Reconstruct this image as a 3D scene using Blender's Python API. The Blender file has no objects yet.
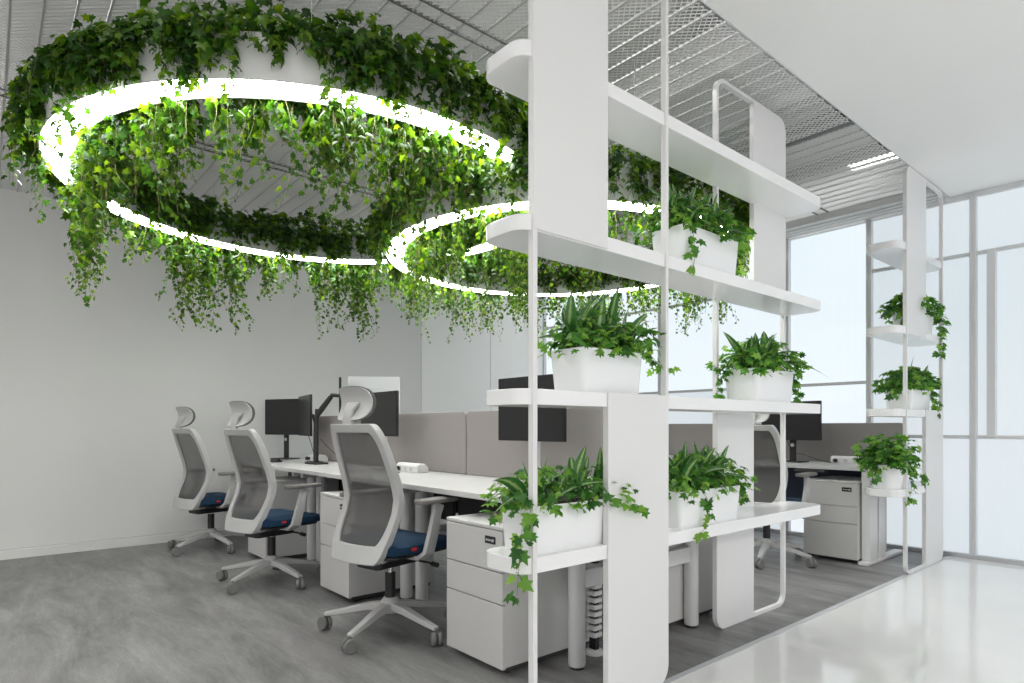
import bpy, bmesh, math, random
import numpy as np
from mathutils import Vector, Matrix, Euler

random.seed(7)
rng = np.random.default_rng(11)
PI = math.pi
SC = bpy.context.scene
COL = SC.collection

# ------------------------------------------------------------------ camera
CAM_H = 1.05
YAW = math.radians(49.55)
cam_data = bpy.data.cameras.new('camera')
cam = bpy.data.objects.new('camera', cam_data)
COL.objects.link(cam)
cam.location = (0, 0, CAM_H)
cam.rotation_euler = (PI / 2, 0, YAW)
cam_data.sensor_width = 36
cam_data.lens = 36 * 620.6 / 1024
cam_data.shift_y = (427 - 341.5) / 1024
cam_data.clip_start = 0.05
SC.camera = cam

# ------------------------------------------------------------------ world, exposure
world = bpy.data.worlds.new('world')
SC.world = world
world.use_nodes = True
bg = world.node_tree.nodes['Background']
bg.inputs[0].default_value = (1.0, 0.99, 0.985, 1)
bg.inputs[1].default_value = 1.10
SC.view_settings.view_transform = 'Standard'
SC.view_settings.look = 'None'
SC.view_settings.gamma = 1
SC.view_settings.use_curve_mapping = False
SC.view_settings.exposure = 0.07
SC.cycles.max_bounces = 8
SC.cycles.diffuse_bounces = 5
SC.cycles.transparent_max_bounces = 12
SC.cycles.sample_clamp_indirect = 6
SC.cycles.use_denoising = True

PANE_GLOW = 0.70
RING_GLOW = 22.0
CEIL = 2.92


def area(name, loc, size, power, rot=(0, 0, 0), color=(1, 1, 1)):
    l = bpy.data.lights.new(name, 'AREA')
    l.shape = 'RECTANGLE'
    l.size, l.size_y = size
    l.energy = power
    l.color = color
    o = bpy.data.objects.new(name, l)
    COL.objects.link(o)
    o.location = loc
    o.rotation_euler = rot
    return o


# unseen fill lights added over the aisle, behind the camera and above the mesh
for lx, ly in ((2.9, 1.2), (2.9, 4.0), (2.6, -2.4), (-3.4, -2.4)):
    area('room_fill_light', (lx, ly, CEIL - 0.06), (1.2, 0.6), 40, color=(1.0, 0.985, 0.96))
for lx, ly, p in ((-2.6, 5.74, 9), (-5.0, 5.6, 12), (-2.4, 2.2, 14), (-4.6, 2.6, 12), (-4.4, 0.2, 8), (-2.2, 0.2, 8)):
    area('plenum_fill_light', (lx, ly, 3.42), (1.2, 0.12), p, color=(1.0, 0.99, 0.97))  # added area lights that brighten the void above the mesh


# ------------------------------------------------------------------ materials
def mat(name, color, rough=0.5, metal=0.0, spec=0.5, emit=None, estr=0.0, coat=0.0):
    m = bpy.data.materials.new(name)
    m.use_nodes = True
    b = m.node_tree.nodes['Principled BSDF']
    b.inputs['Base Color'].default_value = (*color, 1)
    b.inputs['Roughness'].default_value = rough
    b.inputs['Metallic'].default_value = metal
    b.inputs['Specular IOR Level'].default_value = spec
    b.inputs['Coat Weight'].default_value = coat
    if emit:
        b.inputs['Emission Color'].default_value = (*emit, 1)
        b.inputs['Emission Strength'].default_value = estr
    return m


def nodes(m):
    return m.node_tree.nodes, m.node_tree.links, m.node_tree.nodes['Principled BSDF']


def noisy(m, c1, c2, scale=(1, 1, 1), nscale=4.0, detail=6, p1=0.35, p2=0.65, bump=0.0, rough=0.6):
    n, l, b = nodes(m)
    tc = n.new('ShaderNodeTexCoord')
    mp = n.new('ShaderNodeMapping')
    mp.inputs['Scale'].default_value = scale
    nz = n.new('ShaderNodeTexNoise')
    nz.inputs['Scale'].default_value = nscale
    nz.inputs['Detail'].default_value = detail
    nz.inputs['Roughness'].default_value = rough
    cr = n.new('ShaderNodeValToRGB')
    cr.color_ramp.elements[0].position = p1
    cr.color_ramp.elements[0].color = (*c1, 1)
    cr.color_ramp.elements[1].position = p2
    cr.color_ramp.elements[1].color = (*c2, 1)
    l.new(tc.outputs['Object'], mp.inputs[0])
    l.new(mp.outputs[0], nz.inputs[0])
    l.new(nz.outputs[0], cr.inputs[0])
    l.new(cr.outputs[0], b.inputs['Base Color'])
    if bump:
        bp = n.new('ShaderNodeBump')
        bp.inputs['Strength'].default_value = bump
        bp.inputs['Distance'].default_value = 0.01
        l.new(nz.outputs[0], bp.inputs['Height'])
        l.new(bp.outputs[0], b.inputs['Normal'])
    return cr


M = {}
M['white'] = mat('white_powder_coat', (0.74, 0.735, 0.735), 0.32)
M['white_gloss'] = mat('white_gloss_lacquer', (0.84, 0.84, 0.845), 0.16)
M['planter'] = mat('white_planter_plastic', (0.86, 0.865, 0.88), 0.22)
M['wall'] = mat('wall_paint', (0.66, 0.66, 0.665), 0.7)
noisy(M['wall'], (0.715, 0.715, 0.70), (0.735, 0.735, 0.72), nscale=1.2)
M['soffit'] = mat('soffit_paint', (0.76, 0.76, 0.76), 0.75)
noisy(M['soffit'], (0.88, 0.875, 0.87), (0.89, 0.885, 0.88), nscale=2.0)
M['base'] = mat('baseboard_paint', (0.5, 0.5, 0.5), 0.5)
M['gap'] = mat('near_black_matte', (0.05, 0.05, 0.05), 0.8)  # plain dark colour of cable trays, plinths and control panels
M['alu'] = mat('satin_aluminium', (0.55, 0.56, 0.57), 0.38, 0.7)
M['alu_dull'] = mat('dull_grey_frame', (0.52, 0.53, 0.55), 0.5)
M['desk'] = mat('desk_laminate', (0.60, 0.595, 0.585), 0.35)
M['metal_white'] = mat('desk_leg_paint', (0.62, 0.62, 0.62), 0.4)
M['ped'] = mat('pedestal_steel', (0.56, 0.555, 0.545), 0.42)
M['black'] = mat('black_plastic', (0.012, 0.012, 0.013), 0.45)
M['screen'] = mat('dark_screen', (0.012, 0.012, 0.013), 0.28)
M['silver'] = mat('silver_back', (0.55, 0.56, 0.57), 0.35, 0.2)
M['ch_white'] = mat('chair_plastic', (0.47, 0.47, 0.465), 0.42)
M['ch_grey'] = mat('chair_grey_pad', (0.10, 0.097, 0.095), 0.6)
M['arm_pad'] = mat('arm_pad_rubber', (0.16, 0.15, 0.145), 0.55)
M['caster'] = mat('grey_caster', (0.17, 0.17, 0.165), 0.5)
M['blue'] = mat('blue_fabric', (0.0, 0.055, 0.14), 0.9)
noisy(M['blue'], (0.0, 0.018, 0.05), (0.0, 0.034, 0.085), nscale=90, bump=0.2)
M['navy'] = mat('navy_panel', (0.035, 0.05, 0.09), 0.6)
M['red'] = mat('red_tag', (0.55, 0.02, 0.02), 0.6)
M['fabric'] = mat('partition_fabric', (0.36, 0.335, 0.335), 0.95)
noisy(M['fabric'], (0.32, 0.295, 0.285), (0.35, 0.325, 0.315), nscale=160, bump=0.1)
M['chrome'] = mat('chrome', (0.6, 0.6, 0.6), 0.15, 1.0)
M['soil'] = mat('dark_soil', (0.03, 0.02, 0.014), 0.95)
noisy(M['soil'], (0.015, 0.01, 0.008), (0.07, 0.05, 0.035), nscale=60, bump=0.8)
M['stem'] = mat('ivy_stem', (0.16, 0.15, 0.05), 0.7)
M['duct'] = mat('duct_paint', (0.62, 0.62, 0.62), 0.5)
M['slab'] = mat('slab_paint', (0.42, 0.42, 0.42), 0.85)
noisy(M['slab'], (0.56, 0.56, 0.56), (0.70, 0.70, 0.70), nscale=1.5)
M['mesh'] = mat('expanded_metal', (0.80, 0.80, 0.79), 0.45, 0.0)
M['rib'] = mat('ceiling_rib', (0.52, 0.52, 0.52), 0.45)
M['joint'] = mat('dark_joint', (0.12, 0.12, 0.12), 0.6)
M['win'] = mat('window_frame_paint', (0.66, 0.67, 0.68), 0.4)
M['panel'] = mat('white_back_panel', (0.90, 0.90, 0.88), 0.55)
M['light'] = mat('ring_diffuser', (0.9, 0.9, 0.9), 0.4, emit=(1.0, 1.0, 0.985), estr=RING_GLOW)
M['lamp'] = mat('lamp_diffuser', (0.9, 0.9, 0.9), 0.4, emit=(1.0, 0.99, 0.97), estr=4.0)

# frosted glass; daylight behind it is put in as the pane's own emission
m = mat('frosted_pane', (0.16, 0.18, 0.19), 0.15, emit=(0.86, 0.95, 1.0), estr=PANE_GLOW)
M['pane'] = m
n, l, b = nodes(m)
tc = n.new('ShaderNodeTexCoord')
nz = n.new('ShaderNodeTexNoise')
nz.inputs['Scale'].default_value = 0.55
nz.inputs['Detail'].default_value = 1.5
cr = n.new('ShaderNodeValToRGB')
cr.color_ramp.elements[0].position = 0.3
cr.color_ramp.elements[0].color = (0.80, 0.90, 0.96, 1)
cr.color_ramp.elements[1].position = 0.7
cr.color_ramp.elements[1].color = (0.90, 0.955, 1.0, 1)
l.new(tc.outputs['Object'], nz.inputs[0])
l.new(nz.outputs[0], cr.inputs[0])
l.new(cr.outputs[0], b.inputs['Emission Color'])
EMC = cr
wv = n.new('ShaderNodeTexWave')
wv.inputs['Scale'].default_value = 16
bp = n.new('ShaderNodeBump')
bp.inputs['Strength'].default_value = 0.15
bp.inputs['Distance'].default_value = 0.004
l.new(tc.outputs['Object'], wv.inputs[0])
l.new(wv.outputs[0], bp.inputs['Height'])
l.new(bp.outputs[0], b.inputs['Normal'])

M['pane_bright'] = m.copy()
M['pane_bright'].name = 'frosted_pane_bright'
M['pane_bright'].node_tree.nodes['Principled BSDF'].inputs['Emission Strength'].default_value = 0.90  # same glass, stronger emission where more daylight is put in

# grey vinyl floor with long streaks
m = mat('grey_vinyl', (0.25, 0.25, 0.25), 0.42, spec=0.4)
M['floor'] = m
n, l, b = nodes(m)
tc = n.new('ShaderNodeTexCoord')


def nnode(scale, nscale, detail, rough=0.6, dist=0.0):
    mp = n.new('ShaderNodeMapping')
    mp.inputs['Scale'].default_value = scale
    l.new(tc.outputs['Object'], mp.inputs[0])
    z = n.new('ShaderNodeTexNoise')
    z.inputs['Scale'].default_value = nscale
    z.inputs['Detail'].default_value = detail
    z.inputs['Roughness'].default_value = rough
    z.inputs['Distortion'].default_value = dist
    l.new(mp.outputs[0], z.inputs[0])
    return z


def ramp(src, p1, c1, p2, c2):
    c = n.new('ShaderNodeValToRGB')
    c.color_ramp.elements[0].position = p1
    c.color_ramp.elements[0].color = (*c1, 1)
    c.color_ramp.elements[1].position = p2
    c.color_ramp.elements[1].color = (*c2, 1)
    l.new(src, c.inputs[0])
    return c


def mixc(kind, fac, a, bb):
    x = n.new('ShaderNodeMix')
    x.data_type = 'RGBA'
    x.blend_type = kind
    if isinstance(fac, float):
        x.inputs[0].default_value = fac
    else:
        l.new(fac, x.inputs[0])
    l.new(a, x.inputs[6])
    if isinstance(bb, tuple):
        x.inputs[7].default_value = (*bb, 1)
    else:
        l.new(bb, x.inputs[7])
    return x.outputs[2]


st = ramp(nnode((0.8, 3.4, 1), 1.7, 10, 0.72, 0.3).outputs[0], 0.35, (0.125, 0.124, 0.123), 0.66, (0.295, 0.29, 0.285))
fine = ramp(nnode((3, 40, 1), 3.0, 5, 0.7).outputs[0], 0.3, (0.78, 0.78, 0.78), 0.7, (1.12, 1.12, 1.12))
c = mixc('MULTIPLY', 0.6, st.outputs[0], fine.outputs[0])
sp = ramp(nnode((9, 9, 9), 5.0, 4, 0.8).outputs[0], 0.35, (0.86, 0.86, 0.86), 0.65, (1.06, 1.06, 1.06))
c = mixc('MULTIPLY', 0.7, c, sp.outputs[0])
red = ramp(nnode((0.5, 0.9, 1), 1.6, 3, 0.5).outputs[0], 0.60, (0, 0, 0), 0.76, (0.35, 0.35, 0.35))
c = mixc('MIX', red.outputs[0], c, (0.23, 0.185, 0.20))
l.new(c, b.inputs['Base Color'])

# polished white tile
m = mat('polished_tile', (0.66, 0.655, 0.645), 0.06, spec=0.65)
M['tile'] = m
noisy(m, (0.80, 0.80, 0.79), (0.85, 0.845, 0.835), nscale=1.6, p1=0.3, p2=0.7)
n, l, b = nodes(m)
b.inputs['Roughness'].default_value = 0.07
tc = n.new('ShaderNodeTexCoord')
bk = n.new('ShaderNodeTexBrick')
bk.offset = 0.0
bk.inputs['Scale'].default_value = 1.0
bk.inputs['Brick Width'].default_value = 0.9
bk.inputs['Row Height'].default_value = 0.9
bk.inputs['Mortar Size'].default_value = 0.0012
bp = n.new('ShaderNodeBump')
bp.inputs['Strength'].default_value = 0.25
bp.inputs['Distance'].default_value = 0.002
bp.invert = True
l.new(tc.outputs['Object'], bk.inputs[0])
l.new(bk.outputs['Fac'], bp.inputs['Height'])
l.new(bp.outputs[0], b.inputs['Normal'])

# chair back net: a fine weave one can half see through
m = bpy.data.materials.new('chair_net')
m.use_nodes = True
M['net'] = m
n, l, b = nodes(m)
b.inputs['Base Color'].default_value = (0.085, 0.082, 0.08, 1)
b.inputs['Roughness'].default_value = 0.7
b.inputs['Alpha'].default_value = 0.80


# leaves: green with a random tone for each leaf, light passing through
def leafmat(name, c_dark, c_mid, c_light, trans, rough=0.38):
    m = bpy.data.materials.new(name)
    m.use_nodes = True
    n, l, b = nodes(m)
    g = n.new('ShaderNodeNewGeometry')
    cr = n.new('ShaderNodeValToRGB')
    e = cr.color_ramp.elements
    e[0].position = 0.0
    e[0].color = (*c_dark, 1)
    e[1].position = 1.0
    e[1].color = (*c_light, 1)
    x = e.new(0.55)
    x.color = (*c_mid, 1)
    l.new(g.outputs['Random Per Island'], cr.inputs[0])
    l.new(cr.outputs[0], b.inputs['Base Color'])
    b.inputs['Roughness'].default_value = rough
    b.inputs['Specular IOR Level'].default_value = 0.35
    tr = n.new('ShaderNodeBsdfTranslucent')
    hs = n.new('ShaderNodeMix')
    hs.data_type = 'RGBA'
    hs.blend_type = 'MULTIPLY'
    hs.inputs[0].default_value = 1.0
    l.new(cr.outputs[0], hs.inputs[6])
    hs.inputs[7].default_value = (*trans, 1)
    l.new(hs.outputs[2], tr.inputs[0])
    mx = n.new('ShaderNodeMixShader')
    mx.inputs[0].default_value = 0.42
    out = n['Material Output']
    l.new(b.outputs[0], mx.inputs[1])
    l.new(tr.outputs[0], mx.inputs[2])
    l.new(mx.outputs[0], out.inputs[0])
    return m


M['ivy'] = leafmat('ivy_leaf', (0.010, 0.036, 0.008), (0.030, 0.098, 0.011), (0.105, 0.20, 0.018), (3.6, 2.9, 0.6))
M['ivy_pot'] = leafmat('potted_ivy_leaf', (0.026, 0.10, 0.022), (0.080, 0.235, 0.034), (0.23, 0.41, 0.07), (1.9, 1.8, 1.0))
# variegated broad leaf: pale midrib area, dark margin
m = bpy.data.materials.new('variegated_leaf')
m.use_nodes = True
M['lance'] = m
n, l, b = nodes(m)
uv = n.new('ShaderNodeUVMap')
uv.uv_map = 'UVMap'
sx = n.new('ShaderNodeSeparateXYZ')
l.new(uv.outputs[0], sx.inputs[0])
nz = n.new('ShaderNodeTexNoise')
nz.inputs['Scale'].default_value = 15.0
nz.inputs['Detail'].default_value = 4
l.new(uv.outputs[0], nz.inputs[0])
ma = n.new('ShaderNodeMath')
ma.operation = 'MULTIPLY_ADD'
ma.inputs[1].default_value = 0.9
l.new(nz.outputs[0], ma.inputs[0])
l.new(sx.outputs[0], ma.inputs[2])
cr = n.new('ShaderNodeValToRGB')
e = cr.color_ramp.elements
e[0].position = 0.58
e[0].color = (0.34, 0.48, 0.17, 1)
e[1].position = 0.80
e[1].color = (0.035, 0.15, 0.028, 1)
l.new(ma.outputs[0], cr.inputs[0])
l.new(cr.outputs[0], b.inputs['Base Color'])
b.inputs['Roughness'].default_value = 0.35


# ------------------------------------------------------------------ helpers
def tag(o, label=None, cat=None, group=None, kind=None):
    if label: o['label'] = label
    if cat: o['category'] = cat
    if group: o['group'] = group
    if kind: o['kind'] = kind
    return o


def empty(name, loc=(0, 0, 0), rz=0.0):
    o = bpy.data.objects.new(name, None)
    COL.objects.link(o)
    o.location = loc
    o.rotation_euler = (0, 0, rz)
    return o


def copy_tree(o, parent=None):
    c = o.copy()
    COL.objects.link(c)
    if parent is not None:
        c.parent = parent
    for ch in list(o.children):
        copy_tree(ch, c)
    return c


class MB:
    def __init__(s):
        s.v, s.f = [], []

    def add(s, vs, fs):
        o = len(s.v)
        s.v += [tuple(v) for v in vs]
        s.f += [tuple(i + o for i in f) for f in fs]
        return s

    def box(s, x0, x1, y0, y1, z0, z1, mtx=None):
        vs = [(x, y, z) for x in (x0, x1) for y in (y0, y1) for z in (z0, z1)]
        if mtx is not None:
            vs = [mtx @ Vector(v) for v in vs]
        return s.add(vs, [(0, 1, 3, 2), (4, 6, 7, 5), (0, 4, 5, 1), (2, 3, 7, 6), (0, 2, 6, 4), (1, 5, 7, 3)])

    def extrude(s, outline, t0, t1, axis='x'):
        """closed 2D outline pushed from t0 to t1 along an axis"""
        k = len(outline)
        def P(a, b2, t):
            return (t, a, b2) if axis == 'x' else ((a, t, b2) if axis == 'y' else (a, b2, t))
        vs = [P(a, b2, t0) for a, b2 in outline] + [P(a, b2, t1) for a, b2 in outline]
        fs = [tuple(range(k))[::-1], tuple(range(k, 2 * k))]
        fs += [(i, (i + 1) % k, (i + 1) % k + k, i + k) for i in range(k)]
        return s.add(vs, fs)

    def ring(s, outer, inner, t0, t1, axis='x'):
        k = len(outer)
        def P(a, b2, t):
            return (t, a, b2) if axis == 'x' else ((a, t, b2) if axis == 'y' else (a, b2, t))
        vs = [P(*p, t0) for p in outer] + [P(*p, t1) for p in outer] + [P(*p, t0) for p in inner] + [P(*p, t1) for p in inner]
        fs = []
        for i in range(k):
            j = (i + 1) % k
            fs += [(i, j, k + j, k + i), (2 * k + i, 3 * k + i, 3 * k + j, 2 * k + j),
                   (i, 2 * k + i, 2 * k + j, j), (k + i, k + j, 3 * k + j, 3 * k + i)]
        return s.add(vs, fs)

    def tube(s, pts, r, seg=8, cap=True):
        pts = [Vector(p) for p in pts]
        rs = r if isinstance(r, (list, tuple)) else [r] * len(pts)
        o = len(s.v)
        up = None
        for i, p in enumerate(pts):
            d = (pts[min(i + 1, len(pts) - 1)] - pts[max(i - 1, 0)]).normalized()
            if up is None:
                up = d.orthogonal().normalized()
            up = (up - d * up.dot(d))
            up = up.normalized() if up.length > 1e-6 else d.orthogonal().normalized()
            w = d.cross(up)
            for k in range(seg):
                a = 2 * PI * k / seg
                s.v.append(tuple(p + (up * math.cos(a) + w * math.sin(a)) * rs[i]))
        for i in range(len(pts) - 1):
            for k in range(seg):
                k2 = (k + 1) % seg
                s.f.append((o + i * seg + k, o + i * seg + k2, o + (i + 1) * seg + k2, o + (i + 1) * seg + k))
        if cap:
            s.f.append(tuple(o + k for k in range(seg))[::-1])
            s.f.append(tuple(o + (len(pts) - 1) * seg + k for k in range(seg)))
        return s

    def sweep(s, pts, prof, ups):
        """open sweep of a closed 2D profile (side, up) along pts; ups one up vector a point"""
        o = len(s.v)
        k = len(prof[0]) if isinstance(prof[0], list) else len(prof)
        pts = [Vector(p) for p in pts]
        for i, p in enumerate(pts):
            d = (pts[min(i + 1, len(pts) - 1)] - pts[max(i - 1, 0)]).normalized()
            u = Vector(ups[i] if isinstance(ups, list) else ups)
            sd = d.cross(u).normalized()
            u = sd.cross(d).normalized()
            pr = prof[i] if isinstance(prof[0], list) else prof
            for a, b2 in pr:
                s.v.append(tuple(p + sd * a + u * b2))
        for i in range(len(pts) - 1):
            for q in range(k):
                q2 = (q + 1) % k
                s.f.append((o + i * k + q, o + i * k + q2, o + (i + 1) * k + q2, o + (i + 1) * k + q))
        s.f.append(tuple(o + q for q in range(k))[::-1])
        s.f.append(tuple(o + (len(pts) - 1) * k + q for q in range(k)))
        return s

    def lathe(s, prof, seg=24, center=(0, 0, 0), axis='z'):
        o = len(s.v)
        cx, cy, cz = center
        for r, z in prof:
            for k in range(seg):
                a = 2 * PI * k / seg
                c_, s_ = r * math.cos(a), r * math.sin(a)
                if axis == 'z': s.v.append((cx + c_, cy + s_, cz + z))
                elif axis == 'x': s.v.append((cx + z, cy + c_, cz + s_))
                else: s.v.append((cx + c_, cy + z, cz + s_))
        for i in range(len(prof) - 1):
            for k in range(seg):
                k2 = (k + 1) % seg
                s.f.append((o + i * seg + k, o + i * seg + k2, o + (i + 1) * seg + k2, o + (i + 1) * seg + k))
        s.f.append(tuple(o + k for k in range(seg))[::-1])
        s.f.append(tuple(o + (len(prof) - 1) * seg + k for k in range(seg)))
        return s

    def build(s, name, material, parent=None, bevel=0.0, smooth=False, seg=2):
        me = bpy.data.meshes.new(name)
        me.from_pydata(s.v, [], s.f)
        bm = bmesh.new()
        bm.from_mesh(me)
        bmesh.ops.recalc_face_normals(bm, faces=bm.faces)
        bm.to_mesh(me)
        bm.free()
        me.materials.append(material)
        o = bpy.data.objects.new(name, me)
        COL.objects.link(o)
        if parent is not None:
            o.parent = parent
        if smooth or bevel:
            for p in me.polygons:
                p.use_smooth = True
        if bevel:
            md = o.modifiers.new('bevel', 'BEVEL')
            md.width = bevel
            md.segments = seg
            md.limit_method = 'ANGLE'
            md.angle_limit = math.radians(40)
            md.harden_normals = True
        elif smooth:
            try:
                me.set_sharp_from_angle(angle=math.radians(42))
            except Exception:
                pass
        return o


def rrect(a0, a1, b0, b1, r, seg=6, corners=(1, 1, 1, 1)):
    """rounded rectangle; corners order (a1b1, a0b1, a0b0, a1b0)"""
    out = []
    cs = [(a1, b1, 0, corners[0]), (a0, b1, 1, corners[1]), (a0, b0, 2, corners[2]), (a1, b0, 3, corners[3])]
    for a, b2, q, on in cs:
        if not on:
            out.append((a, b2))
            continue
        rr = r
        sa = 1 if q in (0, 3) else -1
        sb = 1 if q in (0, 1) else -1
        ca, cb = a - sa * rr, b2 - sb * rr
        for k in range(seg + 1):
            t = PI / 2 * q + PI / 2 * k / seg
            out.append((ca + rr * math.cos(t), cb + rr * math.sin(t)))
    return out


def struct(o):
    o['kind'] = 'structure'
    return o


# ------------------------------------------------------------------ the room
WL, WG = -6.34, 6.02       # left wall plane, glass wall plane
struct(MB().box(WL - 0.2, -1.53, -6, WG + 0.2, -0.1, 0).build('floor', M['floor']))
struct(MB().box(-1.53, 6, -6, WG + 0.2, -0.1, 0.001).build('floor_tiles', M['tile']))
struct(MB().box(-1.545, -1.515, -6, WG - 0.05, -0.05, 0.0035).build('trim_1', M['alu_dull']))
struct(MB().box(-1.53, 6, -6, WG + 0.2, CEIL, CEIL + 0.12).build('ceiling', M['soffit']))
struct(MB().box(-1.536, -1.53, -6, WG, CEIL - 0.003, 3.75).build('trim_2', M['alu_dull']))
struct(MB().box(WL - 0.2, -1.53, -6, WG + 0.2, 3.7, 3.8).build('ceiling_slab', M['slab']))
struct(MB().box(WL - 0.2, WL, -6, WG + 0.2, 0, 3.75).build('wall_left', M['wall']))
for i, (y0, y1) in enumerate(((3.983, 5.025), (5.033, WG - .06))):
    struct(MB().box(WL, WL + .012, y0, y1, .09, CEIL).build('wall_panel', M['panel'], bevel=.002))
struct(MB().box(WL - 0.01, WL + 0.014, -6, WG, 0, 0.075).build('baseboard_left', M['wall'], bevel=0.003))
struct(MB().box(WL, WL + 0.004, -6, WG, 0.075, 0.083).build('trim_3', M['alu_dull']))
# wall above the glass, hidden behind the ceiling
struct(MB().box(WL, 6, WG + 0.02, WG + 0.2, CEIL, 3.8).build('wall_back', M['slab']))
# linear grille along the glass wall
g = MB()
for i in range(4):
    g.box(WL, -1.56, WG - 0.10 - i * 0.075, WG - 0.052 - i * 0.075, CEIL - 0.035, CEIL + 0.01)
g.box(WL, -1.56, WG - 0.40, WG - 0.36, CEIL - 0.05, CEIL + 0.02)
struct(g.build('trim_4', M['rib'], bevel=0.003))
struct(MB().box(WL, 6, WG - 0.03, WG + 0.05, CEIL - 0.045, CEIL).build('trim_5', M['win'], bevel=0.004))
struct(MB().box(WL, 6, WG - 0.04, WG + 0.05, 0, 0.035).build('trim_6', M['alu'], bevel=0.004))


# glass wall: bays between mullions
def bay(n_, x0, x1, rails, bars=()):
    f = MB()
    t = 0.022
    f.box(x0, x0 + t, WG - 0.05, WG + 0.04, 0.03, CEIL - 0.03)
    f.box(x1 - t, x1, WG - 0.05, WG + 0.04, 0.03, CEIL - 0.03)
    for z in rails:
        f.box(x0 + t, x1 - t, WG - 0.03, WG + 0.04, z - 0.014, z + 0.014)
    for bx, bw, z0, z1 in bars:
        f.box(bx - bw / 2, bx + bw / 2, WG - 0.06, WG + 0.03, z0, z1)
    o = struct(f.build('window_%d' % n_, M['win'], bevel=0.003))
    zs = [0.03] + list(rails) + [CEIL - 0.03]
    for a, b_ in zip(zs[:-1], zs[1:]):
        MB().box(x0 + t * 0.6, x1 - t * 0.6, WG + 0.002, WG + 0.012, a, b_).build('pane', M['pane_bright'] if x0 < -2.5 and a > .5 or n_ == 4 else M['pane'], o)


bay(1, WL, -5.02, (1.45, 2.43))
bay(2, -5.02, -4.37, (1.45, 2.43))
bay(3, -4.37, -2.875, (1.45, 2.43))
bay(4, -2.875, -2.135, (1.45,))
bay(5, -2.135, -1.375, (0.97, 2.43))
bay(6, -1.375, -0.10, (0.97, 2.43), ((-1.255, 0.055, 0.97, 2.43),))
bay(7, -0.10, 1.2, (0.97, 2.43))
bay(8, 1.2, 2.6, (0.97, 2.43))
bay(9, 2.6, 4.2, (0.97, 2.43))
bay(10, 4.2, 6.0, (0.97, 2.43))

# expanded-metal ceiling: rows of slanted zigzag strands between long flat ribs
def expanded_ceiling():
    x0, x1 = WL + 0.02, -1.537
    y_lo, y_hi = -0.6, WG - 0.42
    step, pitch = 0.0165, 0.1148
    nx = int((x1 - x0) / step)
    xs = x0 + np.arange(nx + 1) * step
    V, Fq = [], []
    off = 0
    rows = []
    y = y_lo
    while y < y_hi:
        for k in range(6):
            rows.append((y + 0.0185 + k * 0.0172, k))
        y += pitch
    zig = (np.arange(nx + 1) % 2) * 1.0
    for yy, k in rows:
        z_ = zig if k % 2 == 0 else 1 - zig
        yc = yy + (z_ - 0.5) * 0.0172
        a = np.stack([xs, yc - 0.0030, np.full_like(xs, CEIL + 0.0065)], 1)
        b_ = np.stack([xs, yc + 0.0030, np.full_like(xs, CEIL + 0.0030)], 1)
        V += [a, b_]
        i = np.arange(nx)
        Fq.append(np.stack([off + i, off + i + 1, off + nx + 1 + i + 1, off + nx + 1 + i], 1))
        off += 2 * (nx + 1)
    V = np.concatenate(V)
    Fq = np.concatenate(Fq)
    me = bpy.data.meshes.new('ceiling_mesh')
    me.vertices.add(len(V))
    me.vertices.foreach_set('co', V.astype(np.float32).ravel())
    me.loops.add(len(Fq) * 4)
    me.loops.foreach_set('vertex_index', Fq.astype(np.int32).ravel())
    me.polygons.add(len(Fq))
    me.polygons.foreach_set('loop_start', (np.arange(len(Fq)) * 4).astype(np.int32))
    me.update(calc_edges=True)
    me.materials.append(M['mesh'])
    o = bpy.data.objects.new('ceiling_mesh', me)
    COL.objects.link(o)
    struct(o)
    r = MB()
    y = y_lo
    while y < y_hi + 0.05:
        r.box(x0, x1, y, y + 0.009, CEIL + 0.001, CEIL + 0.012)
        y += pitch
    struct(r.build('ceiling_ribs', M['rib']))
    s2 = MB()
    for xx in (-2.33, -2.42, -4.45, -4.54):
        s2.box(xx, xx + 0.007, y_lo, y_hi, CEIL - 0.003, CEIL + 0.014)
    s2.box(x0, x1, 4.05, 4.09, CEIL + 0.0, CEIL + 0.016)
    struct(s2.build('ceiling_joints', M['joint']))


expanded_ceiling()

# what hangs in the void above the mesh
d = MB()
d.extrude(rrect(3.30, 3.75, 3.12, 3.42, 0.03), WL, -1.6, 'x')
tag(d.build('ceiling_duct', M['duct'], smooth=True), 'wide grey air duct above the mesh ceiling crossing the middle of the room', 'duct')
d = MB().extrude(rrect(4.42, 4.92, 3.10, 3.38, 0.03), WL, -1.6, 'x')
tag(d.build('ceiling_duct', M['duct'], smooth=True), 'pale air duct above the mesh ceiling nearest the glass wall', 'duct')
for yy, lab in ((4.15, 'dark cable tray above the mesh ceiling between the two ducts'),
                (4.86, 'dark cable tray above the mesh ceiling beside the glass wall')):
    t = MB().box(WL, -1.6, yy, yy + 0.10, 3.02, 3.03)
    t.box(WL, -1.6, yy, yy + 0.006, 3.02, 3.08).box(WL, -1.6, yy + 0.094, yy + 0.10, 3.02, 3.08)
    tag(t.build('cable_tray', M['gap']), lab, 'cable tray')
for (lx, ly), lab in (((-1.80, 5.03), 'bright strip lamp seen through the mesh ceiling above the small shelf'),
                      ((-1.80, 5.15), 'bright strip lamp behind the first one above the mesh ceiling')):
    e_ = empty('strip_lamp', (lx, ly, 3.05))
    tag(e_, lab, 'lamp')
    MB().box(-0.17, 0.17, -0.04, 0.04, 0.02, 0.05).build('housing', M['white'], e_, bevel=0.004)
    MB().box(-0.16, 0.16, -0.03, 0.03, 0.0, 0.02).build('diffuser', M['lamp'], e_, bevel=0.004)
    for q in (-.13, .13):
        MB().tube([(q, 0, .045), (q, 0, .655)], .003, 6).build('hanger', M['alu_dull'], e_)

# ------------------------------------------------------------------ shelf units
XF, XB = -1.53, -1.76
TH = 0.054
SHZ = (0.558, 1.125, 1.707, 2.287)


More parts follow.
